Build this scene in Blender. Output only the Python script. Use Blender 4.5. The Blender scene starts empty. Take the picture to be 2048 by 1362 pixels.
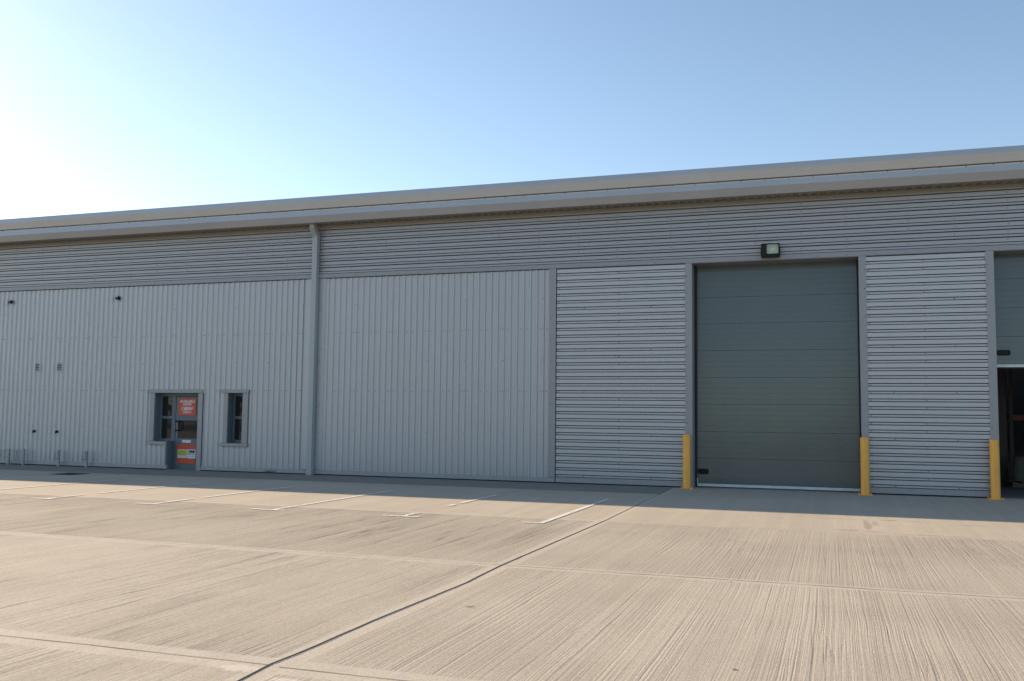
import bpy, math, random
from mathutils import Matrix, Vector
random.seed(7)
R = math.radians
sc = bpy.context.scene
COL = sc.collection

# ------------------------------------------------------------------ helpers
class MB:
    """Collects faces, then links them as ONE mesh object."""
    def __init__(s): s.v = []; s.f = []; s.m = []; s.mi = 0; s.sm = []
    def face(s, pts, smooth=False):
        b = len(s.v); s.v += [tuple(p) for p in pts]
        s.f.append(tuple(range(b, b + len(pts)))); s.m.append(s.mi); s.sm.append(smooth)
    def mesh(s, verts, faces, smooth=False):
        b = len(s.v); s.v += [tuple(p) for p in verts]
        for f in faces:
            s.f.append(tuple(b + i for i in f)); s.m.append(s.mi); s.sm.append(smooth)
    def box(s, x0, x1, y0, y1, z0, z1, c=0.0):
        if c <= 0:
            v = [(x0,y0,z0),(x1,y0,z0),(x1,y1,z0),(x0,y1,z0),(x0,y0,z1),(x1,y0,z1),(x1,y1,z1),(x0,y1,z1)]
            s.mesh(v, [(0,3,2,1),(4,5,6,7),(0,1,5,4),(1,2,6,5),(2,3,7,6),(3,0,4,7)])
            return
        # chamfered box
        v = []; idx = {}
        for ix, X in enumerate((x0, x1)):
            for iy, Y in enumerate((y0, y1)):
                for iz, Z in enumerate((z0, z1)):
                    sx, sy, sz = (1, -1)[ix], (1, -1)[iy], (1, -1)[iz]
                    for ax in range(3):
                        p = [X + sx*c*(ax != 0), Y + sy*c*(ax != 1), Z + sz*c*(ax != 2)]
                        idx[ix, iy, iz, ax] = len(v); v.append(p)
        F = []
        def q(*k): F.append(tuple(idx[i] for i in k))
        q((0,0,0,0),(0,0,1,0),(0,1,1,0),(0,1,0,0)); q((1,0,0,0),(1,1,0,0),(1,1,1,0),(1,0,1,0))
        q((0,0,0,1),(1,0,0,1),(1,0,1,1),(0,0,1,1)); q((0,1,0,1),(0,1,1,1),(1,1,1,1),(1,1,0,1))
        q((0,0,0,2),(0,1,0,2),(1,1,0,2),(1,0,0,2)); q((0,0,1,2),(1,0,1,2),(1,1,1,2),(0,1,1,2))
        for a in (0,1):
            for b in (0,1):
                q((0,a,b,1),(1,a,b,1),(1,a,b,2),(0,a,b,2))
                q((a,0,b,0),(a,1,b,0),(a,1,b,2),(a,0,b,2))
                q((a,b,0,0),(a,b,1,0),(a,b,1,1),(a,b,0,1))
                for d in (0,1): q((a,b,d,0),(a,b,d,1),(a,b,d,2))
        s.mesh(v, F)
    def extrude_x(s, prof, x0, x1, caps=True):
        """prof: closed list of (y, z)."""
        n = len(prof)
        v = [(x0, y, z) for y, z in prof] + [(x1, y, z) for y, z in prof]
        F = [(i, (i+1) % n, n + (i+1) % n, n + i) for i in range(n)]
        if caps: F += [tuple(range(n-1, -1, -1)), tuple(range(n, 2*n))]
        s.mesh(v, F)
    def cyl(s, x, y, z0, z1, r, n=32, r1=None, smooth=True, caps=True):
        r1 = r if r1 is None else r1
        c = [(math.cos(2*math.pi*i/n), math.sin(2*math.pi*i/n)) for i in range(n)]
        v = [(x + r*a, y + r*b, z0) for a, b in c] + [(x + r1*a, y + r1*b, z1) for a, b in c]
        s.mesh(v, [(i, (i+1) % n, n + (i+1) % n, n + i) for i in range(n)], smooth)
        if caps:
            s.face([v[i] for i in range(n-1, -1, -1)]); s.face([v[n+i] for i in range(n)])
    def tube(s, path, r, n=10, square=False, smooth=True, up=(1,0,0)):
        """sweep a round (or square, half width r) section along a path."""
        path = [Vector(p) for p in path]; rings = []; U = Vector(up)
        for i, p in enumerate(path):
            a = (path[i] - path[i-1]).normalized() if i else None
            b = (path[i+1] - path[i]).normalized() if i < len(path)-1 else None
            t = (a + b).normalized() if a is not None and b is not None else (a if a is not None else b)
            sc_ = 1.0
            if a is not None and b is not None: sc_ = 1 / max(.4, t.dot(a))
            e1 = (U - t * U.dot(t))
            e1 = e1.normalized() if e1.length > 1e-4 else t.orthogonal().normalized()
            e2 = t.cross(e1).normalized()
            if square:
                rings.append([p + e1*r*i1 + e2*r*i2*sc_ for i1, i2 in ((-1,-1),(1,-1),(1,1),(-1,1))])
            else:
                rings.append([p + e1*r*math.cos(2*math.pi*k/n) + e2*r*sc_*math.sin(2*math.pi*k/n) for k in range(n)])
        m = len(rings[0]); v = [tuple(q) for rg in rings for q in rg]; F = []
        for i in range(len(rings)-1):
            for k in range(m):
                F.append((i*m+k, i*m+(k+1) % m, (i+1)*m+(k+1) % m, (i+1)*m+k))
        s.mesh(v, F, smooth and not square)
        s.face([v[k] for k in range(m-1, -1, -1)]); s.face([v[(len(rings)-1)*m+k] for k in range(m)])
    def screw(s, x, y, z, r=.013, d=.007):
        """hexagon headed fixing with washer on a face that looks to -y"""
        n = 6
        a = [(x + r*math.cos(math.pi/3*i), y, z + r*math.sin(math.pi/3*i)) for i in range(n)]
        b = [(x + r*.8*math.cos(math.pi/3*i), y-d, z + r*.8*math.sin(math.pi/3*i)) for i in range(n)]
        s.mesh(a + b, [(i, (i+1) % n, n+(i+1) % n, n+i) for i in range(n)] + [tuple(range(n, 2*n))])
    def build(s, name, mats, parent=None):
        me = bpy.data.meshes.new(name)
        me.from_pydata(s.v, [], s.f)
        if not isinstance(mats, (list, tuple)): mats = [mats]
        for m in mats: me.materials.append(m)
        me.polygons.foreach_set('material_index', s.m)
        me.polygons.foreach_set('use_smooth', s.sm)
        me.update()
        o = bpy.data.objects.new(name, me); COL.objects.link(o)
        if parent is not None:
            o.parent = parent
            if parent.type == 'EMPTY' or True:
                o.matrix_parent_inverse = Matrix.Identity(4)
        return o

def tag(o, label=None, cat=None, group=None, kind=None):
    if label: o['label'] = label
    if cat: o['category'] = cat
    if group: o['group'] = group
    if kind: o['kind'] = kind
    return o

def empty(name, loc=(0,0,0), rz=0):
    o = bpy.data.objects.new(name, None); COL.objects.link(o)
    o.location = loc; o.rotation_euler = (0,0,rz); o.empty_display_size = .2
    return o

def copy_tree(o, parent=None):
    c = o.copy(); COL.objects.link(c)
    if parent is not None: c.parent = parent
    for ch in [k for k in COL.objects if k.parent == o]: copy_tree(ch, c)
    return c

# ------------------------------------------------------------------ node helpers
def mat(name):
    m = bpy.data.materials.new(name); m.use_nodes = True
    nt = m.node_tree; nt.nodes.clear()
    out = nt.nodes.new('ShaderNodeOutputMaterial'); b = nt.nodes.new('ShaderNodeBsdfPrincipled')
    nt.links.new(b.outputs[0], out.inputs[0])
    return m, nt, b, out

class NT:
    def __init__(s, nt): s.nt = nt
    def n(s, t, **k):
        nd = s.nt.nodes.new(t)
        for a, b in k.items(): setattr(nd, a, b)
        return nd
    def put(s, sock, v):
        if isinstance(v, bpy.types.NodeSocket): s.nt.links.new(v, sock)
        else: sock.default_value = v
    def math(s, op, a, b=None, c=None, clamp=False):
        nd = s.n('ShaderNodeMath', operation=op, use_clamp=clamp); s.put(nd.inputs[0], a)
        if b is not None: s.put(nd.inputs[1], b)
        if c is not None: s.put(nd.inputs[2], c)
        return nd.outputs[0]
    def pos(s):
        g = s.n('ShaderNodeNewGeometry'); sp = s.n('ShaderNodeSeparateXYZ'); s.nt.links.new(g.outputs['Position'], sp.inputs[0])
        return sp.outputs
    def xyz(s, x, y, z):
        nd = s.n('ShaderNodeCombineXYZ')
        for i, v in enumerate((x, y, z)): s.put(nd.inputs[i], v)
        return nd.outputs[0]
    def noise(s, vec, scale=1, detail=2, rough=.5, dist=0):
        nd = s.n('ShaderNodeTexNoise'); s.put(nd.inputs['Vector'], vec); nd.inputs['Scale'].default_value = scale
        nd.inputs['Detail'].default_value = detail; nd.inputs['Roughness'].default_value = rough
        nd.inputs['Distortion'].default_value = dist
        return nd.outputs[0]
    def ramp(s, v, a, b, lo=0., hi=1., smooth=True):
        nd = s.n('ShaderNodeMapRange'); nd.clamp = True
        if smooth: nd.interpolation_type = 'SMOOTHSTEP'
        s.put(nd.inputs[0], v); nd.inputs[1].default_value = a; nd.inputs[2].default_value = b
        nd.inputs[3].default_value = lo; nd.inputs[4].default_value = hi
        return nd.outputs[0]
    def mix(s, f, a, b, blend='MIX'):
        nd = s.n('ShaderNodeMix', data_type='RGBA', blend_type=blend); s.put(nd.inputs[0], f)
        s.put(nd.inputs[6], a if isinstance(a, bpy.types.NodeSocket) else (*a, 1))
        s.put(nd.inputs[7], b if isinstance(b, bpy.types.NodeSocket) else (*b, 1))
        return nd.outputs[2]
    def scale_col(s, col, f):
        nd = s.n('ShaderNodeVectorMath', operation='SCALE'); s.put(nd.inputs[0], col if isinstance(col, bpy.types.NodeSocket) else col)
        s.put(nd.inputs[3], f); return nd.outputs[0]
    def bump(s, h, strength, dist):
        nd = s.n('ShaderNodeBump'); nd.inputs['Strength'].default_value = strength; nd.inputs['Distance'].default_value = dist
        s.put(nd.inputs['Height'], h); return nd.outputs[0]

def painted_metal(name, col, metallic=.3, rough=.42, var=.02, streak=.012, bump=.0):
    m, nt, b, out = mat(name); N = NT(nt); x, y, z = N.pos()
    v1 = N.noise(N.xyz(x, y, z), .7, 3)
    v2 = N.noise(N.xyz(N.math('MULTIPLY', x, 7.), y, N.math('MULTIPLY', z, .5)), 1, 4, .6)   # rain streaks run down
    v3 = N.noise(N.xyz(x, y, z), 24, 2)
    f = N.math('ADD', N.ramp(v1, .3, .7, 1-var, 1+var), N.ramp(v2, .3, .75, streak*.5, -streak))
    f = N.math('ADD', f, N.ramp(v3, .3, .7, -.02, .02))
    # splash dirt just above the concrete
    d = N.math('MULTIPLY', N.ramp(z, .0, .55, .14, 0), N.ramp(v2, .3, .6, .3, 1))
    c = N.scale_col(col, f)
    c = N.mix(d, c, (.16, .14, .12))
    N.put(b.inputs['Base Color'], c)
    b.inputs['Metallic'].default_value = metallic
    N.put(b.inputs['Roughness'], N.ramp(v1, .25, .75, rough-.02, rough+.04))
    if bump: N.put(b.inputs['Normal'], N.bump(v1, bump, .02))
    return m

def plain(name, col, rough=.5, metallic=0., var=.08, nscale=9, spec=.5):
    m, nt, b, out = mat(name); N = NT(nt); x, y, z = N.pos()
    v = N.noise(N.xyz(x, y, z), nscale, 4)
    N.put(b.inputs['Base Color'], N.scale_col(col, N.ramp(v, .3, .7, 1-var, 1+var)))
    b.inputs['Roughness'].default_value = rough; b.inputs['Metallic'].default_value = metallic
    b.inputs['Specular IOR Level'].default_value = spec
    return m

M = {}
M['silver'] = painted_metal('silver_cladding', (.458,.459,.480), .45, .42)
M['band'] = painted_metal('grey_cladding', (.365,.365,.385), .45, .42)
M['flash'] = painted_metal('grey_flashing', (.30,.302,.318), .25, .42, bump=.12)
M['pipe'] = painted_metal('pipe_coating', (.36,.39,.40), .2, .45)
M['fascia'] = painted_metal('fascia_coating', (.49,.50,.51), .3, .42, bump=.08)
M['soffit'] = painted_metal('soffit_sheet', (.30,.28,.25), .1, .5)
M['screw'] = plain('screw_head', (.09,.09,.10), .5, .3)
M['black'] = plain('black_plastic', (.007,.007,.008), .5, 0, .08, 9, .3)
M['rubber'] = plain('rubber_seal', (.02,.02,.022), .8)
M['gap'] = plain('dark_gap', (.02,.02,.022), .9)
M['joint'] = plain('channel_shade', (.09,.087,.09), .8)  # painted shade: darkens the channel floors of the horizontal cladding
M['alu'] = plain('white_aluminium', (.62,.64,.66), .38, .2)
M['frame'] = plain('slate_frame_paint', (.115,.145,.175), .38)
M['core'] = plain('inner_wall', (.16,.16,.16), .8)
M['steel'] = plain('galvanised_steel', (.30,.34,.35), .5, .4, .12)
M['white'] = plain('white_vinyl', (.78,.78,.78), .5)
M['red'] = plain('orange_red_vinyl', (.62,.085,.035), .42, 0, .05)
M['lime'] = plain('lime_vinyl', (.50,.50,.05), .45, 0, .05)
M['limedark'] = plain('olive_vinyl', (.30,.33,.05), .45)
M['teal'] = plain('dark_teal_vinyl', (.012,.07,.085), .45)
M['greytext'] = plain('grey_print', (.32,.29,.33), .6)
M['iron'] = plain('cast_iron', (.05,.045,.045), .6, .3, .3, 30)
M['card'] = plain('cardboard', (.14,.095,.06), .8, 0, .15)
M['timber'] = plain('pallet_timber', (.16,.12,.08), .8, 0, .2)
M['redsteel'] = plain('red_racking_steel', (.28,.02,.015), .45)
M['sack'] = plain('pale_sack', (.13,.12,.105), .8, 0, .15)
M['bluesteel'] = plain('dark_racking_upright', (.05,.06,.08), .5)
M['brownsteel'] = plain('primed_steel', (.07,.055,.045), .6)
M['leaf'] = plain('dry_leaf', (.11,.055,.03), .7, 0, .3)

def make_yellow():
    m, nt, b, out = mat('yellow_bollard_paint'); N = NT(nt); x, y, z = N.pos()
    v = N.noise(N.xyz(N.math('MULTIPLY', x, 20.), N.math('MULTIPLY', y, 20.), N.math('MULTIPLY', z, 2.)), 1, 4, .6)
    c = N.scale_col((.90,.425,.07), N.ramp(v, .3, .75, 1.06, .86))
    v2 = N.noise(N.xyz(x, y, z), 28, 3, .65)
    scuff = N.math('MULTIPLY', N.ramp(v2, .58, .70, 0, .8), N.ramp(z, .0, .35, 1, .15))
    c = N.mix(scuff, c, (.16,.08,.03))
    N.put(b.inputs['Base Color'], c); b.inputs['Roughness'].default_value = .42
    return m
M['yellow'] = make_yellow()

def make_door():
    m, nt, b, out = mat('dark_sectional_door'); N = NT(nt); x, y, z = N.pos()
    v = N.noise(N.xyz(x, y, z), .9, 3)
    g = N.noise(N.xyz(N.math('MULTIPLY', x, 140.), y, N.math('MULTIPLY', z, 60.)), 1, 2)
    v3 = N.noise(N.xyz(N.math('MULTIPLY', x, 5.), y, N.math('MULTIPLY', z, .5)), 1, 4, .6)
    f = N.math('ADD', N.ramp(v, .3, .7, .97, 1.03), N.ramp(v3, .3, .7, -.02, .02))
    N.put(b.inputs['Base Color'], N.scale_col((.088,.111,.115), f))
    N.put(b.inputs['Roughness'], N.ramp(v3, .3, .7, .12, .17)); b.inputs['Specular IOR Level'].default_value = .6; N.put(b.inputs['Metallic'], 0.0)
    bow = N.math('ADD', N.noise(N.xyz(N.math('MULTIPLY', x, .55), y, N.math('MULTIPLY', z, .6)), 1, 1), 0.0)
    h = N.math('ADD', N.math('MULTIPLY', g, .06), bow)
    N.put(b.inputs['Normal'], N.bump(h, .25, .02))
    return m
M['door'] = make_door()

def make_glass():
    m, nt, b, out = mat('window_glass'); N = NT(nt); x, y, z = N.pos()
    b.inputs['Base Color'].default_value = (.018,.02,.02,1); b.inputs['Roughness'].default_value = .03
    b.inputs['Transmission Weight'].default_value = .0
    v = N.noise(N.xyz(x, y, z), 1.3, 2)
    N.put(b.inputs['Normal'], N.bump(v, .06, .02))
    return m
M['glass'] = make_glass()
def make_lens():
    m, nt, b, out = mat('lamp_glass'); N = NT(nt)
    b.inputs['Base Color'].default_value = (.02,.02,.02,1); b.inputs['Roughness'].default_value = .04
    tr = N.n('ShaderNodeBsdfTransparent'); tr.inputs[0].default_value = (.93,.98,.96,1); mx = N.n('ShaderNodeMixShader'); mx.inputs[0].default_value = .05
    nt.links.new(tr.outputs[0], mx.inputs[1]); nt.links.new(b.outputs[0], mx.inputs[2]); nt.links.new(mx.outputs[0], out.inputs[0])
    return m
M['lens'] = make_lens()
M['reflector'] = plain('lamp_reflector', (.92,.92,.88), .4, .25, .04)

# --- concrete yard
JX = -3.44
J1, J2, J3, J4, J5 = -7.75, -12.50, -16.95, -21.6, -26.3
def make_concrete(name, apron=False):
    m, nt, b, out = mat(name); N = NT(nt); x, y, z = N.pos()
    # bay index so the tamping lines break at every joint
    ids = N.math('MULTIPLY', N.math('GREATER_THAN', x, JX), 7.3)
    for j in (J1, J2, J3, J4, J5):
        ids = N.math('ADD', ids, N.math('MULTIPLY', N.math('GREATER_THAN', y, j), 3.17))
    wx = N.math('ADD', x, N.math('MULTIPLY', N.math('SUBTRACT', N.noise(N.xyz(N.math('MULTIPLY', x, .35), N.math('MULTIPLY', y, .45), ids), 1, 1), .5), .055))
    wx = N.math('ADD', wx, N.math('MULTIPLY', N.math('SUBTRACT', N.noise(N.xyz(N.math('MULTIPLY', x, 1.2), N.math('MULTIPLY', y, 1.6), ids), 1, 1), .5), .013))
    # tamped grooves: several widths, all running away from the building
    g1 = N.noise(N.xyz(N.math('MULTIPLY', wx, 40.), N.math('MULTIPLY', y, .16), ids), 1, 1.5, .55)
    g2 = N.noise(N.xyz(N.math('MULTIPLY', wx, 75.), N.math('MULTIPLY', y, .35), N.math('ADD', ids, 4.)), 1, 2, .6)
    g3 = N.noise(N.xyz(N.math('MULTIPLY', wx, 5.2), N.math('MULTIPLY', y, .10), N.math('ADD', ids, 9.)), 1, 2, .5)
    g4 = N.noise(N.xyz(N.math('MULTIPLY', wx, 2.6), N.math('MULTIPLY', y, .22), N.math('ADD', ids, 5.)), 1, 3, .6)
    g5 = N.noise(N.xyz(N.math('MULTIPLY', wx, 9.), N.math('MULTIPLY', y, .12), N.math('ADD', ids, 12.)), 1, 2.5, .6)
    thin = N.math('MULTIPLY', N.ramp(N.math('ABSOLUTE', N.math('SUBTRACT', g5, .5)), .003, .020, 1, 0), N.ramp(N.noise(N.xyz(N.math('MULTIPLY', x, 1.3), N.math('MULTIPLY', y, .5), ids), 1, 3, .6), .42, .60))
    patch = N.noise(N.xyz(N.math('MULTIPLY', x, .55), N.math('MULTIPLY', y, .28), N.math('ADD', ids, 2.)), 1, 3, .55)
    grain = N.noise(N.xyz(x, y, z), 95, 3, .7)
    grit = N.noise(N.xyz(N.math('MULTIPLY', x, 60.), N.math('MULTIPLY', y, 28.), ids), 1, 3, .7)
    blot = N.noise(N.xyz(x, y, ids), .45, 5, .6)
    # how strongly each bay is tamped, floated margins beside the joints
    amp = N.ramp(patch, .30, .68, .30, 1.0)
    amp = N.math('MULTIPLY', amp, N.ramp(y, J1-.02, J1+.04, 1.0, .22))
    mar = N.math('MULTIPLY', N.ramp(N.math('ABSOLUTE', N.math('SUBTRACT', y, J2)), .09, .14), N.ramp(N.math('ABSOLUTE', N.math('SUBTRACT', y, J3)), .14, .19))
    mar = N.math('MULTIPLY', mar, N.ramp(N.math('ABSOLUTE', N.math('SUBTRACT', y, J1)), .03, .10))
    mar = N.math('MULTIPLY', mar, N.ramp(N.math('ABSOLUTE', N.math('SUBTRACT', x, JX)), .08, .15))
    amp = N.math('MULTIPLY', amp, N.ramp(mar, 0, 1, .10, 1))
    gsum = N.math('ADD', N.math('MULTIPLY', N.ramp(g1, .34, .60), .6), N.math('MULTIPLY', N.ramp(g2, .36, .58), .55))
    # sharp dark drag marks left in the surface
    drag = N.math('MULTIPLY', N.ramp(g1, .30, .40, 1, 0), N.ramp(g3, .38, .58, .15, 1))
    height = N.math('MULTIPLY', gsum, amp)
    height = N.math('ADD', height, N.math('MULTIPLY', grit, N.ramp(mar, 0, 1, .22, .6)))
    height = N.math('SUBTRACT', height, N.math('MULTIPLY', drag, N.math('MULTIPLY', amp, .55)))
    height = N.math('SUBTRACT', height, N.math('MULTIPLY', thin, N.math('MULTIPLY', amp, .8)))
    # colour of the concrete itself: buff, with dust, dirt held in the grooves and old stains
    base = N.mix(N.ramp(blot, .32, .68), (.402,.354,.284), (.458,.407,.329))
    base = N.mix(N.ramp(y, J1-.05, J1+.05, 0, .38), base, (.505,.438,.345))
    base = N.mix(N.math('SUBTRACT', 1., mar), base, (.478,.427,.348))
    f = N.math('ADD', N.ramp(g3, .30, .70, .95, 1.03), N.math('MULTIPLY', N.ramp(g4, .32, .46, -.20, 0), N.math('MULTIPLY', amp, N.ramp(x, JX-.3, JX+.3, 1, .25))))
    f = N.math('MULTIPLY', f, N.math('SUBTRACT', 1.0, N.math('MULTIPLY', N.math('MULTIPLY', N.math('GREATER_THAN', y, J2), N.math('LESS_THAN', y, J1)), N.math('MULTIPLY', N.ramp(x, -8, -3, .13, .05), mar))))
    f = N.math('SUBTRACT', f, N.math('MULTIPLY', N.math('MULTIPLY', drag, amp), N.ramp(x, JX-.3, JX+.3, .32, .20)))
    f = N.math('SUBTRACT', f, N.math('MULTIPLY', N.math('MULTIPLY', N.ramp(g2, .36, .50, 1, 0), amp), .10))
    f = N.math('SUBTRACT', f, N.math('MULTIPLY', N.math('MULTIPLY', thin, amp), N.ramp(x, JX-.3, JX+.3, .50, .12)))
    f = N.math('ADD', f, N.ramp(grain, .25, .75, -.16, .16))
    f = N.math('ADD', f, N.ramp(grit, .25, .75, -.13, .13))
    col = N.scale_col(base, f)
    def ell(cx, cy, rx, ry, ns, lo, hi):
        dx = N.math('DIVIDE', N.math('SUBTRACT', x, cx), rx); dy = N.math('DIVIDE', N.math('SUBTRACT', y, cy), ry)
        d = N.math('SQRT', N.math('ADD', N.math('MULTIPLY', dx, dx), N.math('MULTIPLY', dy, dy)))
        d = N.math('ADD', d, N.math('MULTIPLY', N.math('SUBTRACT', N.noise(N.xyz(x, y, 3.), ns, 3, .7), .5), 1.6))
        return N.ramp(d, .55, 1.05, hi, lo)
    # oily scrapes in front of the loading door
    for a in ((.85,-5.68,.16,.055,.62), (1.25,-5.72,.45,.04,.30), (.50,-6.6,.07,.85,.36), (.18,-7.42,.22,.07,.4), (.55,-7.5,.18,.06,.45), (2.0,-6.0,.3,.05,.35), (1.4,-7.62,.6,.05,.34), (.1,-5.75,.5,.05,.22), (.62,-6.3,.06,.4,.25)):
        col = N.mix(ell(a[0], a[1], a[2], a[3], 5, 0, a[4]), col, (.13,.095,.06))
    # pale cement splashes by the joint crossing
    for a in ((-3.62,-17.08,.16,.09,.7), (-3.20,-17.22,.11,.05,.75), (-3.02,-17.48,.16,.07,.8), (-2.78,-17.36,.13,.05,.6), (-2.55,-17.45,.16,.05,.55)):
        col = N.mix(ell(*a[:4], 13, 0, a[4]), col, (.62,.54,.47))
    col = N.mix(ell(-2.95,-14.72,.05,.05,20,0,.7), col, (.2,.12,.07))
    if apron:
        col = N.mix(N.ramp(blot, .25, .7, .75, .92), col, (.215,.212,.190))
    N.put(b.inputs['Base Color'], col)
    b.inputs['Roughness'].default_value = .9; b.inputs['Specular IOR Level'].default_value = .25
    N.put(b.inputs['Normal'], N.bump(height, .50, .005))
    return m
M['concrete'] = make_concrete('tamped_concrete')
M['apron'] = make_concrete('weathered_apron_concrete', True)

def make_paint():
    m, nt, b, out = mat('worn_white_paint'); N = NT(nt); x, y, z = N.pos()
    v = N.noise(N.xyz(N.math('MULTIPLY', x, 22.), N.math('MULTIPLY', y, 5.), z), 1, 4, .7)
    v2 = N.noise(N.xyz(x, y, z), 1.1, 2)
    b.inputs['Base Color'].default_value = (.74,.70,.64,1); b.inputs['Roughness'].default_value = .8
    tr = N.n('ShaderNodeBsdfTransparent'); mx = N.n('ShaderNodeMixShader')
    k = N.math('ADD', v, N.math('MULTIPLY', N.math('SUBTRACT', v2, .5), .5))
    N.put(mx.inputs[0], N.ramp(k, .28, .50, .25, .97)); nt.links.new(tr.outputs[0], mx.inputs[1]); nt.links.new(b.outputs[0], mx.inputs[2])
    nt.links.new(mx.outputs[0], out.inputs[0])
    return m
M['paint'] = make_paint()
def make_faint():
    m = M['paint'].copy(); m.name = 'faded_white_paint'
    for nd in m.node_tree.nodes:
        if nd.type == 'MAP_RANGE': nd.inputs[1].default_value = .40; nd.inputs[2].default_value = .62; nd.inputs[3].default_value = .05; nd.inputs[4].default_value = .6
    return m
M['faint'] = make_faint()
M['sealant'] = plain('sealant_and_shade', (.014,.014,.017), .9, 0, .3, 40, .15)  # black sealant, plus the painted shadow on the recessed joint's left side
M['litedge'] = plain('lit_joint_edge', (.20,.22,.23), .7, 0, .35, 60)  # painted light: the bluish lit right edge of the recessed joint
M['crack'] = plain('dirty_saw_cut', (.13,.10,.075), .9, 0, .3, 30)

# ------------------------------------------------------------------ camera, light, sky
cam = bpy.data.cameras.new('camera'); co = bpy.data.objects.new('camera', cam); COL.objects.link(co)
CD, CH = 22.387, 1.63
yaw, pitch, roll, fpx = -.326982, .0798513, .0110895, 1883.94
cam.sensor_width = 36; cam.sensor_fit = 'HORIZONTAL'; cam.lens = fpx/2048*36; cam.clip_start = .1; cam.clip_end = 3000
fw = Vector((math.sin(yaw)*math.cos(pitch), math.cos(yaw)*math.cos(pitch), math.sin(pitch)))
rt = Vector((math.cos(yaw), -math.sin(yaw), 0)); up = rt.cross(fw)
r2 = rt*math.cos(roll) + up*math.sin(roll); u2 = -rt*math.sin(roll) + up*math.cos(roll)
mw = Matrix((r2, u2, -fw)).transposed().to_4x4(); mw.translation = (0, -CD, CH)
co.matrix_world = mw; sc.camera = co

AZ = R(-76); EL = math.atan(1.65*math.cos(AZ))
sd = Vector((math.sin(AZ)*math.cos(EL), math.cos(AZ)*math.cos(EL), math.sin(EL)))
sun = bpy.data.lights.new('sun', 'SUN'); so = bpy.data.objects.new('sun', sun); COL.objects.link(so)
sun.energy = 5.0; sun.angle = R(.5); sun.color = (1, .805, .59)
so.rotation_euler = sd.to_track_quat('Z', 'Y').to_euler(); so.location = (-30, 20, 40)
w = bpy.data.worlds.new('World'); sc.world = w; w.use_nodes = True
wn = w.node_tree; wn.nodes.clear()
wo = wn.nodes.new('ShaderNodeOutputWorld'); bg = wn.nodes.new('ShaderNodeBackground'); sky = wn.nodes.new('ShaderNodeTexSky')
sky.sky_type = 'NISHITA'; sky.sun_disc = False; sky.sun_elevation = EL; sky.sun_rotation = AZ
sky.air_density = 0.85; sky.dust_density = 0.45; sky.ozone_density = 1.0; sky.altitude = 60
bg.inputs['Strength'].default_value = .128
wb = wn.nodes.new('ShaderNodeVectorMath'); wb.operation = 'MULTIPLY'; wb.inputs[1].default_value = (1.03, 1.015, .955)   # camera white balance
wn.links.new(sky.outputs[0], wb.inputs[0]); wn.links.new(wb.outputs[0], bg.inputs[0]); wn.links.new(bg.outputs[0], wo.inputs[0])
sc.view_settings.view_transform = 'Standard'; sc.view_settings.look = 'None'
sc.view_settings.exposure = .80; sc.view_settings.gamma = 1

# ------------------------------------------------------------------ ground
g = MB(); g.face([(-700,-700,0),(700,-700,0),(700,700,0),(-700,700,0)])
tag(g.build('concrete_yard', M['concrete']), kind='structure')
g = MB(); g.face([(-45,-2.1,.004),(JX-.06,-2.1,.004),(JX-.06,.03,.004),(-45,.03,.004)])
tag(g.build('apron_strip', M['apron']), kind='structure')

# added unseen road and hedge behind the camera, to darken door and glass reflections
def make_asphalt():
    m, nt, b, out = mat('asphalt'); N = NT(nt); x, y, z = N.pos()
    N.put(b.inputs['Base Color'], N.scale_col((.05,.05,.052), N.ramp(N.noise(N.xyz(x, y, z), 3, 5, .7), .3, .7, .75, 1.25))); b.inputs['Roughness'].default_value = .9
    return m
g = MB(); g.face([(-300,-90,.004),(300,-90,.004),(300,-50,.004),(-300,-50,.004)])
tag(g.build('added_dark_road', make_asphalt()), kind='structure')

def strip(mb, pts, w0, w1, z):
    """ribbon along pts, from offset w0 to w1 to the right (+x)"""
    for (a, b) in zip(pts, pts[1:]):
        mb.face([(a[0]+w0, a[1], z), (a[0]+w1, a[1], z), (b[0]+w1, b[1], z), (b[0]+w0, b[1], z)])
jp = [(-3.46,-30),(-3.45,-24),(-3.448,-17.33),(-3.478,-16.92),(-3.463,-16.61),(-3.454,-15.24),(-3.40,-13.64),(-3.413,-13.40),(-3.443,-12.575),(-3.402,-7.70),(-3.468,-4.5),(-3.51,-.45)]
dense = []
for a, b in zip(jp, jp[1:]):
    n = max(1, int(abs(b[1]-a[1])/.25))
    for i in range(n):
        t = i/n; dense.append((a[0]+(b[0]-a[0])*t+random.uniform(-.004,.004), a[1]+(b[1]-a[1])*t))
dense.append(jp[-1])
g = MB(); rag = [(p[0], p[1]) for p in dense]
strip(g, [p for p in rag if p[1] < -7.6], -.014, .007, .0022)
strip(g, [p for p in rag if -7.9 < p[1]], -.008, .006, .0026)
g.mi = 1
for a, b in zip(rag, rag[1:]):
    if a[1] < -12: 
        wa = random.uniform(.004,.016)
        g.face([(a[0]+.007,a[1],.0016),(a[0]+.007+wa,a[1],.0016),(b[0]+.007+wa,b[1],.0016),(b[0]+.007,b[1],.0016)])
tag(g.build('expansion_joint', [M['sealant'], M['litedge']]), kind='structure')
def cross_joint(y, x0, x1, w, m, z=.0035):
    g = MB(); n = int((x1-x0)/.3); pr = None
    for i in range(n+1):
        p = (x0+(x1-x0)*i/n, y+random.uniform(-.006,.006), w*random.uniform(.5,1.2))
        if pr: g.face([(pr[0],pr[1]-pr[2]/2,z),(p[0],p[1]-p[2]/2,z),(p[0],p[1]+p[2]/2,z),(pr[0],pr[1]+pr[2]/2,z)])
        pr = p
    tag(g.build('saw_cut_joint', m), kind='structure')
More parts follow.
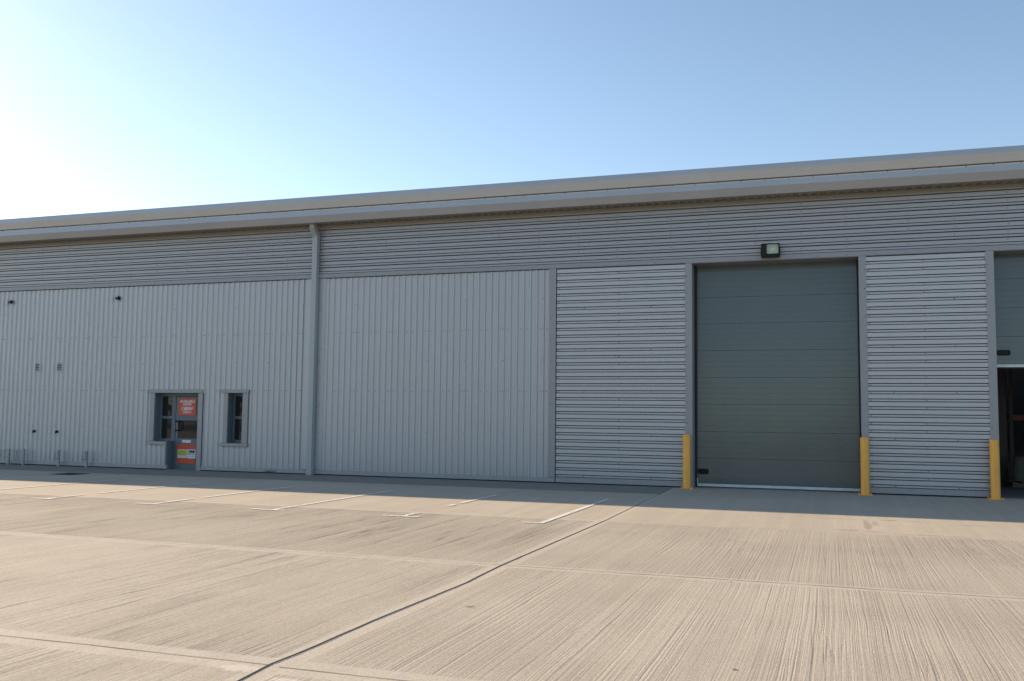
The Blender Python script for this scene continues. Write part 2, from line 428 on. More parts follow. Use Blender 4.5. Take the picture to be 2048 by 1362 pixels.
cross_joint(J3, -40, JX-.02, .009, M['crack']); cross_joint(J3-.02, JX+.04, 20, .012, M['crack'])
cross_joint(J2, -40, JX-.02, .008, M['crack']); cross_joint(J2, JX+.04, 20, .014, M['crack'])
cross_joint(J1, JX+.04, 20, .010, M['crack'])

# parking bay markings (worn)
def marking(rects, m, name='bay_marking'):
    g = MB()
    for x0, x1, y0, y1 in rects: g.face([(x0,y0,.008),(x1,y0,.008),(x1,y1,.008),(x0,y1,.008)])
    tag(g.build(name, m), kind='structure')
def bay(x, bar0, bar1, segs, wd=.10):
    rc = [(x-wd/2, x+wd/2, a, b) for a, b in segs]
    if bar0 is not None: rc += [(bar0, x-wd/2-.0, -8.50, -8.40), (x+wd/2, bar1, -8.50, -8.40)] if bar1 > x+wd else [(bar0, x-wd/2, -8.50, -8.40)]
    marking(rc, M['paint'])
bay(-4.22, -4.52, -4.2, [(-8.49,-7.95),(-7.95,-3.84)], .09)
bay(-6.55, -6.90, -6.25, [(-8.49,-7.85),(-6.55,-6.2),(-5.94,-3.85)])
bay(-8.96, -9.38, -8.70, [(-8.49,-7.6),(-7.50,-3.85)])
bay(-11.42, -11.79, -11.12, [(-8.49,-7.35),(-7.08,-3.85)])
bay(-13.83, -14.14, -13.59, [(-8.49,-7.5),(-7.1,-3.9)])
bay(-16.22, -16.55, -15.99, [(-8.49,-7.6),(-7.28,-3.9)])
bay(-18.62, -18.95, -18.36, [(-8.49,-7.6),(-7.2,-3.9)])
marking([(-16.2,-11.5,-3.90,-3.82),(-11.3,-9.05,-3.90,-3.82),(-8.85,-8.0,-3.9,-3.82),(-7.9,-6.65,-3.92,-3.84),(-6.2,-5.43,-3.93,-3.85),(-5.1,-4.29,-3.93,-3.85)], M['faint'])

# ------------------------------------------------------------------ warehouse
WH = empty('warehouse')
tag(WH, 'long grey metal-clad warehouse with two tall loading doors and a small entrance', 'warehouse')
XL, XR = -46.0, 21.0           # ends of the building
ZB = 5.30                       # underside of the upper band
ZT = 6.78                       # top of the wall under the soffit
PV = .1738; PH = .1708
DR = .40                        # loading door recess
ER = .22                        # entrance recess

def prof1d(a, b, phase, pitch, wide, narrow, out_wide, depth=.035, notch=False):
    """points (t, offset) of a trapezoidal profile between a and b; phase = centre of a narrow flat"""
    sl = (pitch - wide - narrow)/2
    on, ow = (0., -depth) if out_wide else (-depth, 0.)
    if notch: on, ow = (-.014, -depth) if out_wide else (-depth, -.010)
    pts = []; k = math.floor((a-phase)/pitch) - 1
    while phase + k*pitch < b + pitch:
        c = phase + k*pitch
        if notch:                     # channels added between wide and narrow flats to give dark shade lines
            pts += [(c-narrow/2-sl, ow), (c-narrow/2-sl+.002, .020), (c-narrow/2-.002, .020), (c-narrow/2, on),
                    (c+narrow/2, on), (c+narrow/2+.002, .020), (c+narrow/2+sl-.002, .020), (c+narrow/2+sl, ow)]
        else: pts += [(c-narrow/2-sl, ow), (c-narrow/2, on), (c+narrow/2, on), (c+narrow/2+sl, ow)]
        k += 1
    res = []
    for (t0, o0), (t1, o1) in zip(pts, pts[1:]):
        if t1 <= a or t0 >= b: continue
        def at(t): return o0 if t1 == t0 else o0 + (o1-o0)*(t-t0)/(t1-t0)
        ta, tb = max(a, t0), min(b, t1)
        if not res: res.append((ta, at(ta)))
        res.append((tb, at(tb)))
    return res
def vclad(mb, x0, x1, z0, z1, phase):
    p = prof1d(x0, x1, phase, PV, .100, .034, False, .034)
    for (a, oa), (b, ob) in zip(p, p[1:]): mb.face([(a,oa,z0),(b,ob,z0),(b,ob,z1),(a,oa,z1)])
def hclad(mb, x0, x1, z0, z1, phase, pitch, out_wide, wide=.078, narrow=.036):
    p = prof1d(z0, z1, phase, pitch, wide, narrow, out_wide, .036, True)
    for (a, oa), (b, ob) in zip(p, p[1:]):
        mb.mi = 2 if min(oa, ob) > .015 else 0  # channel floors get the painted shade colour
        mb.face([(x0,oa,a),(x1,oa,a),(x1,ob,b),(x0,ob,b)])
    mb.mi = 0

# opening extents
EX0, EX1, EXS = -18.372, -16.885, -17.89     # entrance: left, right, edge of the wall under the side window
EZT, EZS = 2.17, .80
WX0, WX1 = -15.905, -15.425
D1 = (-3.09, .625); D2 = (3.36, 7.07)

# --- vertical cladding beside the entrance, cut round the openings
mb = MB(); ph1 = -13.62
for r in ((XL, -18.50, .12, ZB-.02), (-18.50, -16.75, 2.25, ZB-.02), (-18.50, EXS-.02, .12, .72),
          (-16.75, -16.02, .12, ZB-.02), (-16.02, -15.27, 2.25, ZB-.02), (-16.02, -15.27, .12, .72), (-15.27, -13.50, .12, ZB-.02)):
    vclad(mb, *r, ph1)
mb.mi = 1
def vscrews(x0, x1, phase, skip=lambda x, z: False):
    k0 = int((x0-phase)/PV)-1
    for k in range(k0, int((x1-phase)/PV)+2):
        c = phase + k*PV
        if x0+.05 < c < x1-.05 and k % 6 == 0:
            for z in (4.56, 3.81, 3.02, 2.25, 1.18):
                if not skip(c, z): mb.screw(c, -.034, z)
        h = c + PV/2
        if x0+.05 < h < x1-.05 and k % 6 in (0, 5, 2, 3):
            for z in (3.80, 2.245):
                if not skip(h, z): mb.screw(h, 0, z)
vscrews(-30, -13.5, ph1, lambda x, z: z < 2.4 and (-18.6 < x < -16.65 or -16.1 < x < -15.2))
mb.build('wall_cladding', [M['silver'], M['screw']], WH)
# --- vertical cladding between the downpipe and the loading door panels
mb = MB(); ph2 = -6.767
vclad(mb, -12.94, -6.60, .12, ZB-.02, ph2); mb.mi = 1; vscrews(-12.94, -6.6, ph2)
mb.build('wall_cladding', [M['silver'], M['screw']], WH)
# --- horizontal panels either side of the doors
def hpanel(x0, x1):
    mb = MB(); ph = 5.174-.036                     # centre of the first recessed strip
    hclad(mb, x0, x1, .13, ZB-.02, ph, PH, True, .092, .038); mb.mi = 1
    for k in range(30):
        z = ph - PH*k
        if k % 3 != 2: mb.screw((x0+x1)/2-.02, -.014, z, .012)
        if k % 6 == 5:
            mb.screw(x0+(x1-x0)*.22, -.014, z, .013); mb.screw(x0+(x1-x0)*.74, -.014, z, .013)
        mb.screw(x0+.06, -.014, z, .011)
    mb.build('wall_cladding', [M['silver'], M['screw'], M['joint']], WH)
hpanel(-6.415, -3.25); hpanel(.775, 3.20); hpanel(7.23, 9.65)
mb = MB(); vclad(mb, 9.82, XR, .12, ZB-.02, ph2); mb.build('wall_cladding', M['silver'], WH)

# --- upper band of horizontal cladding
mb = MB(); PU = .1722
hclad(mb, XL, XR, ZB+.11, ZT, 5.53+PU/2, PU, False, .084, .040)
# sheet laps
for xl in (-34.5,-29.2,-23.9,-19.9,-14.7,-9.55,-4.07,1.35,6.7,12):
    p = prof1d(ZB+.11, ZT, 5.53+PU/2, PU, .084, .040, False, .036, True)
    for (a, oa), (b, ob) in zip(p, p[1:]):
      if min(oa, ob) < 0: mb.face([(xl,oa-.0015,a),(xl+.05,oa-.0015,a),(xl+.05,ob-.0015,b),(xl,ob-.0015,b)])
    mb.face([(xl+.05,-.0395,ZB+.11),(xl+.0535,-.0395,ZB+.11),(xl+.0535,-.0395,ZB+.115),(xl+.05,-.0395,ZB+.115)])
mb.mi = 1
x = -30.0; i = 0
while x < 9:
    for k in range(7):
        if (k + i) % 4 != 3: mb.screw(x + random.uniform(-.01,.01), -.010, 5.53 + PU*k, .012)
    x += (.93, 1.05, 1.02, .98, 1.3)[i % 5]; i += 1
x = -30.0
while x < 9: mb.screw(x, -.036, 6.434+random.uniform(-.003,.003), .012); x += .47
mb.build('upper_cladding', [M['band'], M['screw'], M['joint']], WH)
# drip flashing under the band, with the returns over the two loading doors
mb = MB()
mb.extrude_x([(.03,ZB+.115),(-.052,ZB+.108),(-.056,ZB+.004),(-.050,ZB-.004),(-.046,ZB+.002),(.03,ZB+.012)], XL, XR)
mb.mi = 1
x = -30.0
while x < 9: mb.screw(x, -.0555, ZB+.03, .010); x += .62
mb.build('drip_flashing', [M['flash'], M['screw']], WH)
for (a, b) in (D1, D2):
    mb = MB(); mb.box(a-.0, b+.0, -.044, DR+.16, ZB-.012, ZB-.002); mb.build('door_head_flashing', M['flash'], WH)

# --- base flashing, with a black gap under it; it stops at the doors
def basefl(x0, x1, h=.13):
    mb = MB(); mb.extrude_x([(.03,h+.004),(-.044,h),(-.050,.036),(-.058,.030),(-.050,.028),(.03,.034)], x0, x1)
    mb.mi = 1; mb.box(x0, x1, -.006, .03, .0, .027)
    mb.mi = 2; xx = x0+.3
    while xx < x1-.1: mb.screw(xx, -.0455, h-.03, .009); xx += .6
    mb.build('base_flashing', [M['flash'], M['gap'], M['screw']], WH)
basefl(XL, EXS+.012); basefl(-16.72, -13.29); basefl(-13.13, -6.44); basefl(-6.415, -3.255, .15); basefl(.78, 3.195, .15); basefl(7.24, XR, .15)
# the crumpled bit of base flashing right of the window
mb = MB(); ux = -14.72
P = {}
for i in range(9):
    for j in range(4):
        s_ = math.sin(math.pi*i/8)*math.sin(math.pi*(j+.4)/4)
        P[i, j] = (ux+.055*i, -.054-.05*s_*(.4+random.random()), .028+.034*j+.012*s_*(random.random()-.6))
for i in range(8):
    for j in range(3): mb.face([P[i,j], P[i+1,j], P[i+1,j+1], P[i,j+1]])
mb.build('dented_flashing', M['flash'], WH)

# --- vertical cover strips
def cover(x0, x1, z0=.135, z1=ZB-.004, y=-.050, step=.52, sx=None, mt='flash'):
    mb = MB(); mb.box(x0, x1, y, .0, z0, z1, .004); mb.mi = 1; z = z0+.25
    while z < z1-.1:
        mb.screw(sx if sx else (x0+x1)/2, y, z, .011); z += step
    return mb.build('cover_strip', [M[mt], M['screw']], WH)
cover(-13.52, -12.93, y=-.012, step=.75, sx=-13.02, mt='silver')
cover(-6.615, -6.435, sx=-6.56)
mb = MB(); mb.box(-6.434, -6.416, -.02, .0, .13, ZB-.004); mb.build('shadow_gap', M['gap'], WH)
cover(9.65, 9.82)
# loading door jambs: front strip and return into the opening
def jamb(x0, x1, inner):
    mb = MB(); mb.box(x0, x1, -.050, .0, .02, ZB-.004, .004)
    if inner > 0: mb.box(x1-.02, x1-.002, .0, DR+.16, .004, ZB-.014)
    else: mb.box(x0+.002, x0+.02, .0, DR+.16, .004, ZB-.014)
    mb.mi = 1; z = .75
    for z in (.95, 1.5, 1.98, 2.65, 3.3, 3.92, 4.55, 5.0): mb.screw((x0+.035) if inner > 0 else (x1-.035), -.050, z+random.uniform(-.04,.04), .012)
    mb.build('door_jamb', [M['flash'], M['screw']], WH)
jamb(-3.252, D1[0], 1); jamb(D1[1], .777, -1); jamb(3.198, D2[0], 1); jamb(D2[1], 7.232, -1)

# --- solid wall behind the sheets, with the openings left out
mb = MB()
def core(x0, x1, z0, z1): mb.box(x0, x1, .035, .20, z0, z1)
core(XL, EX0-.02, 0, ZT-.02); core(EX0-.02, EXS-.002, 0, EZS-.06); core(EX0-.02, EX1+.02, EZT+.03, ZT-.02)
core(EX1+.02, WX0-.02, 0, ZT-.02); core(WX0-.02, WX1+.02, 0, EZS-.06); core(WX0-.02, WX1+.02, EZT+.03, ZT-.02)
core(WX1+.02, D1[0]-.02, 0, ZT-.02); core(D1[0]-.02, D1[1]+.02, ZB+.02, ZT-.02); core(D1[1]+.02, D2[0]-.02, 0, ZT-.02)
core(D2[0]-.02, D2[1]+.02, ZB+.02, ZT-.02); core(D2[1]+.02, XR, 0, ZT-.02)
mb.box(XL, XL+.2, .2, 40, 0, ZT); mb.box(XR-.2, XR, .2, 40, 0, ZT); mb.box(XL, XR, 39.8, 40, 0, ZT)
mb.box(XL+.2, XR-.2, .2, 39.8, .001, .010)
mb.build('inner_wall', M['core'], WH)

# --- roof
mb = MB()
mb.extrude_x([(-.63,7.392),(20,9.35),(40.6,7.40),(40.6,7.30),(20,9.22),(-.50,7.28)], XL-.3, XR+.3)
mb.build('roof', M['silver'], WH)
# --- two bull-nose eaves trims one above the other
mb = MB()
low = [(-.52,6.735),(-.555,6.722),(-.70,6.880),(-.695,6.892),(-.640,7.022),(-.645,7.050),(-.60,7.062),(-.50,7.062),(-.50,6.735)]
upp = [(-.50,7.078),(-.628,7.072),(-.655,7.080),(-.735,7.258),(-.731,7.270),(-.672,7.398),(-.63,7.405),(-.50,7.405)]
seams = [XL-.3] + [XL + 3.02*k for k in range(1, 23)] + [XR+.3]
for a, b in zip(seams, seams[1:]):
    mb.extrude_x(low, a+.0007, b-.0007); mb.extrude_x(upp, a+.0007, b-.0007)
mb.mi = 1
x = -44.
while x < 16: mb.screw(x, -.6435, 7.038, .012); x += .52
mb.mi = 2; mb.box(XL-.2, XR+.2, -.56, -.50, 7.06, 7.08)
mb.box(XL-.29, XR+.29, -.60, -.505, 6.80, 7.0); mb.box(XL-.29, XR+.29, -.61, -.505, 7.15, 7.36)
mb.build('eaves_trim', [M['fascia'], M['screw'], M['gap']], WH)
# --- soffit: flat edge, then a ribbed sheet running back to the wall
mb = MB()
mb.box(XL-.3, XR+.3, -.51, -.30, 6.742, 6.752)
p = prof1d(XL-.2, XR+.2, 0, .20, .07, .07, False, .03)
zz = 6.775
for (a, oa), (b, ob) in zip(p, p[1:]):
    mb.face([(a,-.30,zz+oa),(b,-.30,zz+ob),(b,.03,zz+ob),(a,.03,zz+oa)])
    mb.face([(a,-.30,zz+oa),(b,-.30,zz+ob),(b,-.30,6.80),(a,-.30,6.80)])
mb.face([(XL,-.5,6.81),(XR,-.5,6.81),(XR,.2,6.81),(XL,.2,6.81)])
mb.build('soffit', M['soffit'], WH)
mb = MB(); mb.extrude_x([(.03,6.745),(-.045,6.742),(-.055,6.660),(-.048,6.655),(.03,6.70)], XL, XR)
mb.build('top_flashing', M['soffit'], WH)  # brown colour also paints the shade and warm bounce below the soffit

# --- downpipe, a square pipe with a swan neck at the top
mb = MB(); px, py = -13.208, -.118
mb.tube([(px,py,.0),(px,py,6.44),(px,-.30,6.66),(px,-.30,6.745)], .073, square=True)
dp = mb.build('downpipe', M['pipe'], WH)
for z in (6.42, 4.45, 3.36, 3.06, 1.82, .93, .58):
    s_ = MB(); s_.box(px-.077, px+.077, py-.077, py+.077, z-.022, z+.022, .002)
    if z in (4.45, 3.06, 1.82, .58): s_.box(px+.077, px+.15, -.042, -.031, z-.02, z+.02); s_.box(px-.15, px-.077, -.042, -.031, z-.02, z+.02)
    s_.build('pipe_collar', M['pipe'], dp)

# --- sectional loading doors
def sectional(x0, x1, zbot, seams, handle, latch):
    mb = MB(); yf = DR; zs = [zbot] + [s for s in seams if s > zbot+.05] + [ZB+.1]
    for a, b in zip(zs, zs[1:]):
        # each section has a rolled edge and five faint pressed lines
        pr = [(yf+.03, a+.0008), (yf+.004, a+.0008), (yf, a+.004)]
        n = 5; h = (b-a)
        for k in range(1, n):
            zc = a + h*k/n
            if zc < b-.03 and h > .3: pr += [(yf, zc-.005), (yf+.0009, zc-.002), (yf+.0009, zc+.002), (yf, zc+.005)]
        pr += [(yf, b-.004), (yf+.004, b-.0008), (yf+.03, b-.0008)]
        mb.extrude_x([(q[0]+(q[1]-zs[0])*.019, q[1]) for q in pr], x0+.0, x1-.0)
    mb.mi = 1; mb.extrude_x([(yf+.012,zbot),(yf+.012+(ZB+.1-zbot)*.019,ZB+.1),(yf+.044+(ZB+.1-zbot)*.019,ZB+.1),(yf+.044,zbot)], x0, x1)
    # rubber side seals
    mb.box(x0, x0+.045, yf-.03, yf+.09, zbot, ZB-.014); mb.box(x1-.03, x1, yf-.03, yf+.09, zbot, ZB-.014)
    d = mb.build('sectional_door', [M['door'], M['rubber']], WH)
    bb = MB(); bb.box(x0+.046, x1-.031, yf-.018, yf+.03, zbot-.062, zbot, .003); bb.build('bottom_rail', M['alu'], d)
    rb = MB(); rb.box(x0+.05, x1-.035, yf-.002, yf+.03, zbot-.098, zbot-.062); rb.build('bottom_seal', M['rubber'], d)
    hx0, hx1, hz0, hz1 = handle
    hb = MB(); r = (hz1-hz0)/2; cz = (hz0+hz1)/2; pts = []
    for cx, cz_, a0 in ((hx1-.04,hz1-.04,0),(hx0+.04,hz1-.04,90),(hx0+.04,hz0+.04,180),(hx1-.04,hz0+.04,270)):
        for k in range(5): pts.append((cx+.04*math.cos(R(a0+22.5*k)), cz_+.04*math.sin(R(a0+22.5*k))))
    n = len(pts); cxm = (hx0+hx1)/2
    hb.mesh([(a, yf, b) for a, b in pts] + [(a, yf-.012, b) for a, b in pts] +
            [(cxm+(a-cxm)*.86, yf-.012, cz+(b-cz)*.72) for a, b in pts] + [(cxm+(a-cxm)*.8, yf-.001, cz+(b-cz)*.6) for a, b in pts],
            [(i+n*l, (i+1) % n+n*l, (i+1) % n+n*(l+1), i+n*(l+1)) for l in range(3) for i in range(n)] + [tuple(range(3*n, 4*n))])
    hb.screw(hx0+.03, yf-.012, cz, .008); hb.screw(hx1-.03, yf-.012, cz, .008)
    hb.v = [(a, b+(c-zs[0])*.019, c) for a, b, c in hb.v]; hb.build('door_handle', M['black'], d)
    if latch:
        lb = MB(); lb.box(latch[0], latch[1], yf-.012, yf-.001, latch[2], latch[3], .003); lb.build('side_bracket', M['alu'], d)
    return d
seamz = [.687, 1.312, 1.962, 2.594, 3.239, 3.887, 4.523, 5.161]
sectional(D1[0], D1[1], .084, seamz, (-3.035,-2.775,.305,.428), (-3.075,-3.025,.085,.215))
sectional(D2[0], D2[1], 2.862, [3.47, 4.1, 4.74], (3.425,3.70,3.055,3.178), (3.372,3.402,2.865,2.99))

# --- entrance: side window and door behind an L shaped opening
mb = MB()
mb.box(-18.575, -16.735, -.075, .0, 2.172, 2.272, .006); mb.box(-18.575, -16.735, .0, ER+.06, 2.172, 2.20)
mb.build('entrance_lintel', M['flash'], WH)
mb = MB(); mb.box(-18.525, EX0, -.052, .0, .805, 2.171, .004); mb.mi = 2; mb.box(EX0-.016, EX0-.001, .0, ER+.05, .805, 2.171); mb.mi = 1
for z in (1.15, 1.62): mb.screw(-18.46, -.052, z, .011)
mb.build('entrance_jamb', [M['flash'], M['screw'], M['frame']], WH)
mb = MB(); mb.box(EX1, -16.735, -.052, .0, .003, 2.171, .004); mb.box(EX1+.001, EX1+.016, .0, ER+.05, .003, 2.171); mb.mi = 1
for z in (.45, .92, 1.40, 1.85): mb.screw(-16.80, -.052, z, .011)
mb.mi = 2; mb.box(-16.734, -16.722, -.036, .0, .13, 2.171)
mb.build('entrance_jamb', [M['flash'], M['screw'], M['gap']], WH)
mb = MB(); mb.box(-18.545, EXS-.005, -.085, .0, .70, .80, .006); mb.box(EX0, EXS-.005, .0, ER+.05, .765, .80)
mb.build('entrance_sill', M['flash'], WH)
mb = MB(); mb.box(EXS-.018, EXS, -.046, ER+.06, .003, .80); mb.box(EXS-.06, EXS-.019, -.046, -.0, .13, .698)
mb.build('entrance_return', M['frame'], WH)
yE = ER
def frame_rect(mb, x0, x1, z0, z1, wl, wr, wb, wt, y0, y1, c=.004):
    mb.box(x0, x0+wl, y0, y1, z0, z1, c); mb.box(x1-wr, x1, y0, y1, z0, z1, c)
    mb.box(x0+wl, x1-wr, y0+.001, y1, z1-wt, z1, c); mb.box(x0+wl, x1-wr, y0+.001, y1, z0, z0+wb, c)
# side window
mb = MB(); frame_rect(mb, EX0-.01, -17.875, .80, 2.171, .055, .10, .075, .085, yE, yE+.07)
mb.box(EX0+.045, -17.975, yE+.001, yE+.07, 1.44, 1.515, .004)
sw = mb.build('side_window', M['frame'], WH)
for z0, z1 in ((.875,1.44),(1.515,2.086)):
    p_ = MB(); p_.box(EX0+.045, -17.975, yE+.03, yE+.045, z0, z1); p_.build('pane', M['glass'], sw)
# door frame head and leaf
mb = MB(); mb.box(-17.874, EX1+.01, yE, yE+.07, 2.095, 2.171, .004); mb.box(-17.874, -17.845, yE, yE+.07, .003, 2.094, .003)
mb.build('door_frame', M['frame'], WH)
DX0, DX1 = -17.835, EX1-.012; yD = yE+.012
mb = MB(); frame_rect(mb, DX0, DX1, .012, 2.082, .085, .20, .14, .07, yD, yD+.05)
mb.box(DX0+.085, DX1-.20, yD+.001, yD+.05, .72, .885, .004); mb.box(DX0+.085, DX1-.20, yD+.001, yD+.05, 1.395, 1.52, .004)
mb.box(DX0+.085, DX1-.20, yD+.014, yD+.04, .152, .72); mb.box(DX0+.085, DX1-.20, yD+.014, yD+.04, 1.52, 2.012)
mb.mi = 1; mb.box(DX0, EX1, yE+.03, yE+.06, .002, .0115)
ed = mb.build('entrance_door', [M['frame'], M['alu']], WH)
p_ = MB(); p_.box(DX0+.085, DX1-.20, yD+.016, yD+.032, .885, 1.395); p_.build('pane', M['glass'], ed)
h_ = MB(); hx = DX0+.045
h_.tube([(hx,yD,1.37),(hx,yD-.055,1.37),(hx+.10,yD-.075,1.37),(hx+.125,yD-.08,1.345),(hx+.125,yD-.08,1.135),(hx+.10,yD-.075,1.11),(hx,yD-.055,1.11),(hx,yD,1.11)], .016, 10)
h_.build('pull_handle', M['black'], ed)
l_ = MB(); l_.box(-17.585, -17.285, yD-.010, yD-.0005, .762, .842, .003); l_.box(-17.56, -17.31, yD-.014, yD-.010, .785, .82, .002)
l_.build('letter_plate', M['alu'], ed)
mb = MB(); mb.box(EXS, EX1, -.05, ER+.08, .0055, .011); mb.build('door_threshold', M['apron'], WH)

# --- narrow window
mb = MB(); mb.box(-16.11, -15.225, -.075, .0, 2.178, 2.272, .006); mb.box(-16.05, -15.25, .0, ER+.06, 2.178, 2.20); mb.build('window_lintel', M['flash'], WH)
mb = MB(); mb.box(-16.085, -15.215, -.085, .0, .70, .79, .006); mb.box(WX0-.001, WX1, .0, ER+.05, .76, .79); mb.build('window_sill', M['flash'], WH)
for x0, x1 in ((-16.045, WX0), (WX1, -15.25)):
    mb = MB(); mb.box(x0, x1, -.052, .0, .791, 2.177, .004)
    mb.mi = 2
    if x1 == WX0: mb.box(x1-.016, x1-.001, .0, ER+.05, .791, 2.177)
    else: mb.box(x0+.001, x0+.016, .0, ER+.05, .791, 2.177)
    mb.mi = 1
    for z in (1.02, 1.58): mb.screw((x0+x1)/2, -.052, z, .011)
    mb.build('window_jamb', [M['flash'], M['screw'], M['frame']], WH)
mb = MB(); frame_rect(mb, WX0-.01, WX1+.01, .79, 2.177, .065, .06, .09, .085, ER, ER+.07); mb.box(WX0+.055, WX1-.05, ER+.001, ER+.07, 1.455, 1.54, .004)
nw = mb.build('narrow_window', M['frame'], WH)
for z0, z1 in ((.88,1.455),(1.54,2.092)):
    p_ = MB(); p_.box(WX0+.055, WX1-.05, ER+.03, ER+.045, z0, z1); p_.build('pane', M['glass'], nw)

# ------------------------------------------------------------------ posters with writing
def text_mesh(body, size, x, z, y, m, parent, shear=0., ext=.0012, bold=.0, sx=1.0):
    cu = bpy.data.curves.new('lettering', 'FONT'); cu.body = body; cu.size = size; cu.align_x = 'CENTER'; cu.align_y = 'CENTER'
    cu.shear = shear; cu.extrude = ext; cu.offset = bold; cu.resolution_u = 4
    t = bpy.data.objects.new('lettering', cu); COL.objects.link(t)
    dg = bpy.context.evaluated_depsgraph_get(); me = bpy.data.meshes.new_from_object(t.evaluated_get(dg))
    bpy.data.objects.remove(t); bpy.data.curves.remove(cu)
    me.transform(Matrix.Translation((x, y, z)) @ Matrix.Rotation(R(90), 4, 'X') @ Matrix.Diagonal((sx, 1, 1, 1)))
    me.materials.clear(); me.materials.append(m)
    o = bpy.data.objects.new('lettering', me); COL.objects.link(o); o.parent = parent
    return o
py_ = yD-.003
po = empty('poster', (0,0,0)); tag(po, 'orange red poster reading AVAILABLE NOW high on the entrance door', 'poster')
mb = MB(); mb.box(-17.752, -17.160, py_, yD-.0004, 1.540, 2.022); mb.build('poster_sheet', M['red'], po)
cx = -17.456; yt = py_-.0018
text_mesh('AVAILABLE', .112, cx-.0, 1.938, yt, M['white'], po, .12, bold=.003, sx=.94)
text_mesh('NOW', .098, cx, 1.852, yt, M['white'], po, .0, bold=.003, sx=1.08)
text_mesh('7,800ft\u00b2', .135, cx, 1.728, yt, M['white'], po, .10, bold=.003, sx=.98)
text_mesh('(725m\u00b2)', .085, cx, 1.632, yt, M['white'], po, .0, bold=.0015)
p2 = empty('poster', (0,0,0)); tag(p2, 'orange red poster with two small agent panels low on the entrance door', 'poster')
mb = MB(); mb.box(-17.752, -17.108, py_, yD-.0004, .176, .722); mb.build('poster_sheet', M['red'], p2)
mb = MB(); y0 = py_-.002
mb.box(-17.730, -17.410, y0, py_, .334, .570); mb.mi = 1; mb.box(-17.722, -17.418, y0-.001, y0, .398, .556)
mb.mi = 2
for k in range(3): mb.box(-17.69+.01*k, -17.47, y0-.0018, y0-.001, .425+.042*k, .437+.042*k)
mb.mi = 3; mb.box(-17.718, -17.424, y0-.001, y0, .358, .368); mb.box(-17.60, -17.585, y0-.0018, y0-.001, .38, .41)
lp = mb.build('agent_panel', [M['white'], M['lime'], M['limedark'], M['greytext']], p2); 
mb = MB(); mb.box(-17.392, -17.120, y0, py_, .326, .576); mb.mi = 1; mb.box(-17.355, -17.142, y0-.001, y0, .412, .552)
mb.mi = 2; mb.box(-17.375, -17.14, y0-.001, y0, .372, .382)
mb.build('agent_panel', [M['white'], M['teal'], M['greytext']], p2)
text_mesh('hns', .145, -17.235, .455, y0-.0022, M['white'], p2, .0, bold=.004, sx=.95)

# ------------------------------------------------------------------ small things fixed to the wall
# floodlight over the loading door
fl = empty('floodlight', (-1.275, -.05, 5.50)); tag(fl, 'black floodlight with pale square glass above the closed loading door', 'floodlight')
mb = MB()
hw, hh, dd = .205, .160, .16; yb = -.06
T = Matrix.Rotation(R(5), 4, 'X')
def tf(b):
    b.v = [tuple(T @ Vector(v)) for v in b.v]; return b
gx0, gx1, gz0, gz1 = -.085, .180, -.075, .135
mb.box(-hw, gx0, yb-dd, yb, -hh, hh, .012); mb.box(gx1, hw, yb-dd, yb, -hh, hh, .008)
mb.box(gx0, gx1, yb-dd, yb, gz1, hh-.001, .004); mb.box(gx0, gx1, yb-dd+.004, yb, -hh+.001, gz0, .004)
mb.box(gx0, gx1, yb-.03, yb-.001, gz0, gz1)
mb.box(-hw-.014, -hw, yb-.12, yb-.06, -.09, .05); mb.box(hw, hw+.014, yb-.12, yb-.06, -.09, .05)
for k in range(5): mb.box(-.06+.05*k, -.03+.05*k, yb-dd-.004, yb-dd+.006, -hh+.03, -hh+.05)
tf(mb).build('lamp_housing', M['black'], fl)
mb = MB(); n = 10; a_ = []
for k in range(n+1):
    t = k/n; a_.append((yb-dd+.03+.10*math.sin(math.pi*t)**.8, gz1-(gz1-gz0)*t))
for (y0_, z0_), (y1_, z1_) in zip(a_, a_[1:]): mb.face([(gx0+.002,y0_,z0_),(gx0+.002,y1_,z1_),(gx1-.002,y1_,z1_),(gx1-.002,y0_,z0_)], True)
tf(mb).build('lamp_reflector', M['reflector'], fl)
mb = MB(); mb.box(gx0+.001, gx1-.001, yb-dd+.012, yb-dd+.017, gz0+.001, gz1-.001); tf(mb).build('lamp_glass', M['lens'], fl)
mb = MB(); mb.box(-.20,-.17,yb-.13,yb-.05,hh,hh+.012); tf(mb).build('lamp_clip', M['alu'], fl)
mb = MB(); mb.box(.05,.16,yb-.13,yb-.03,hh,hh+.014); mb.box(.10,.12,yb-.1,yb-.06,hh+.014,hh+.03); tf(mb).build('lamp_clip', M['alu'], fl)
mb = MB(); mb.box(-.12,.12,.0,.018,-.08,.06); mb.box(-.05,.05,-.06,.0,-.05,.05); mb.build('wall_bracket', M['black'], fl)

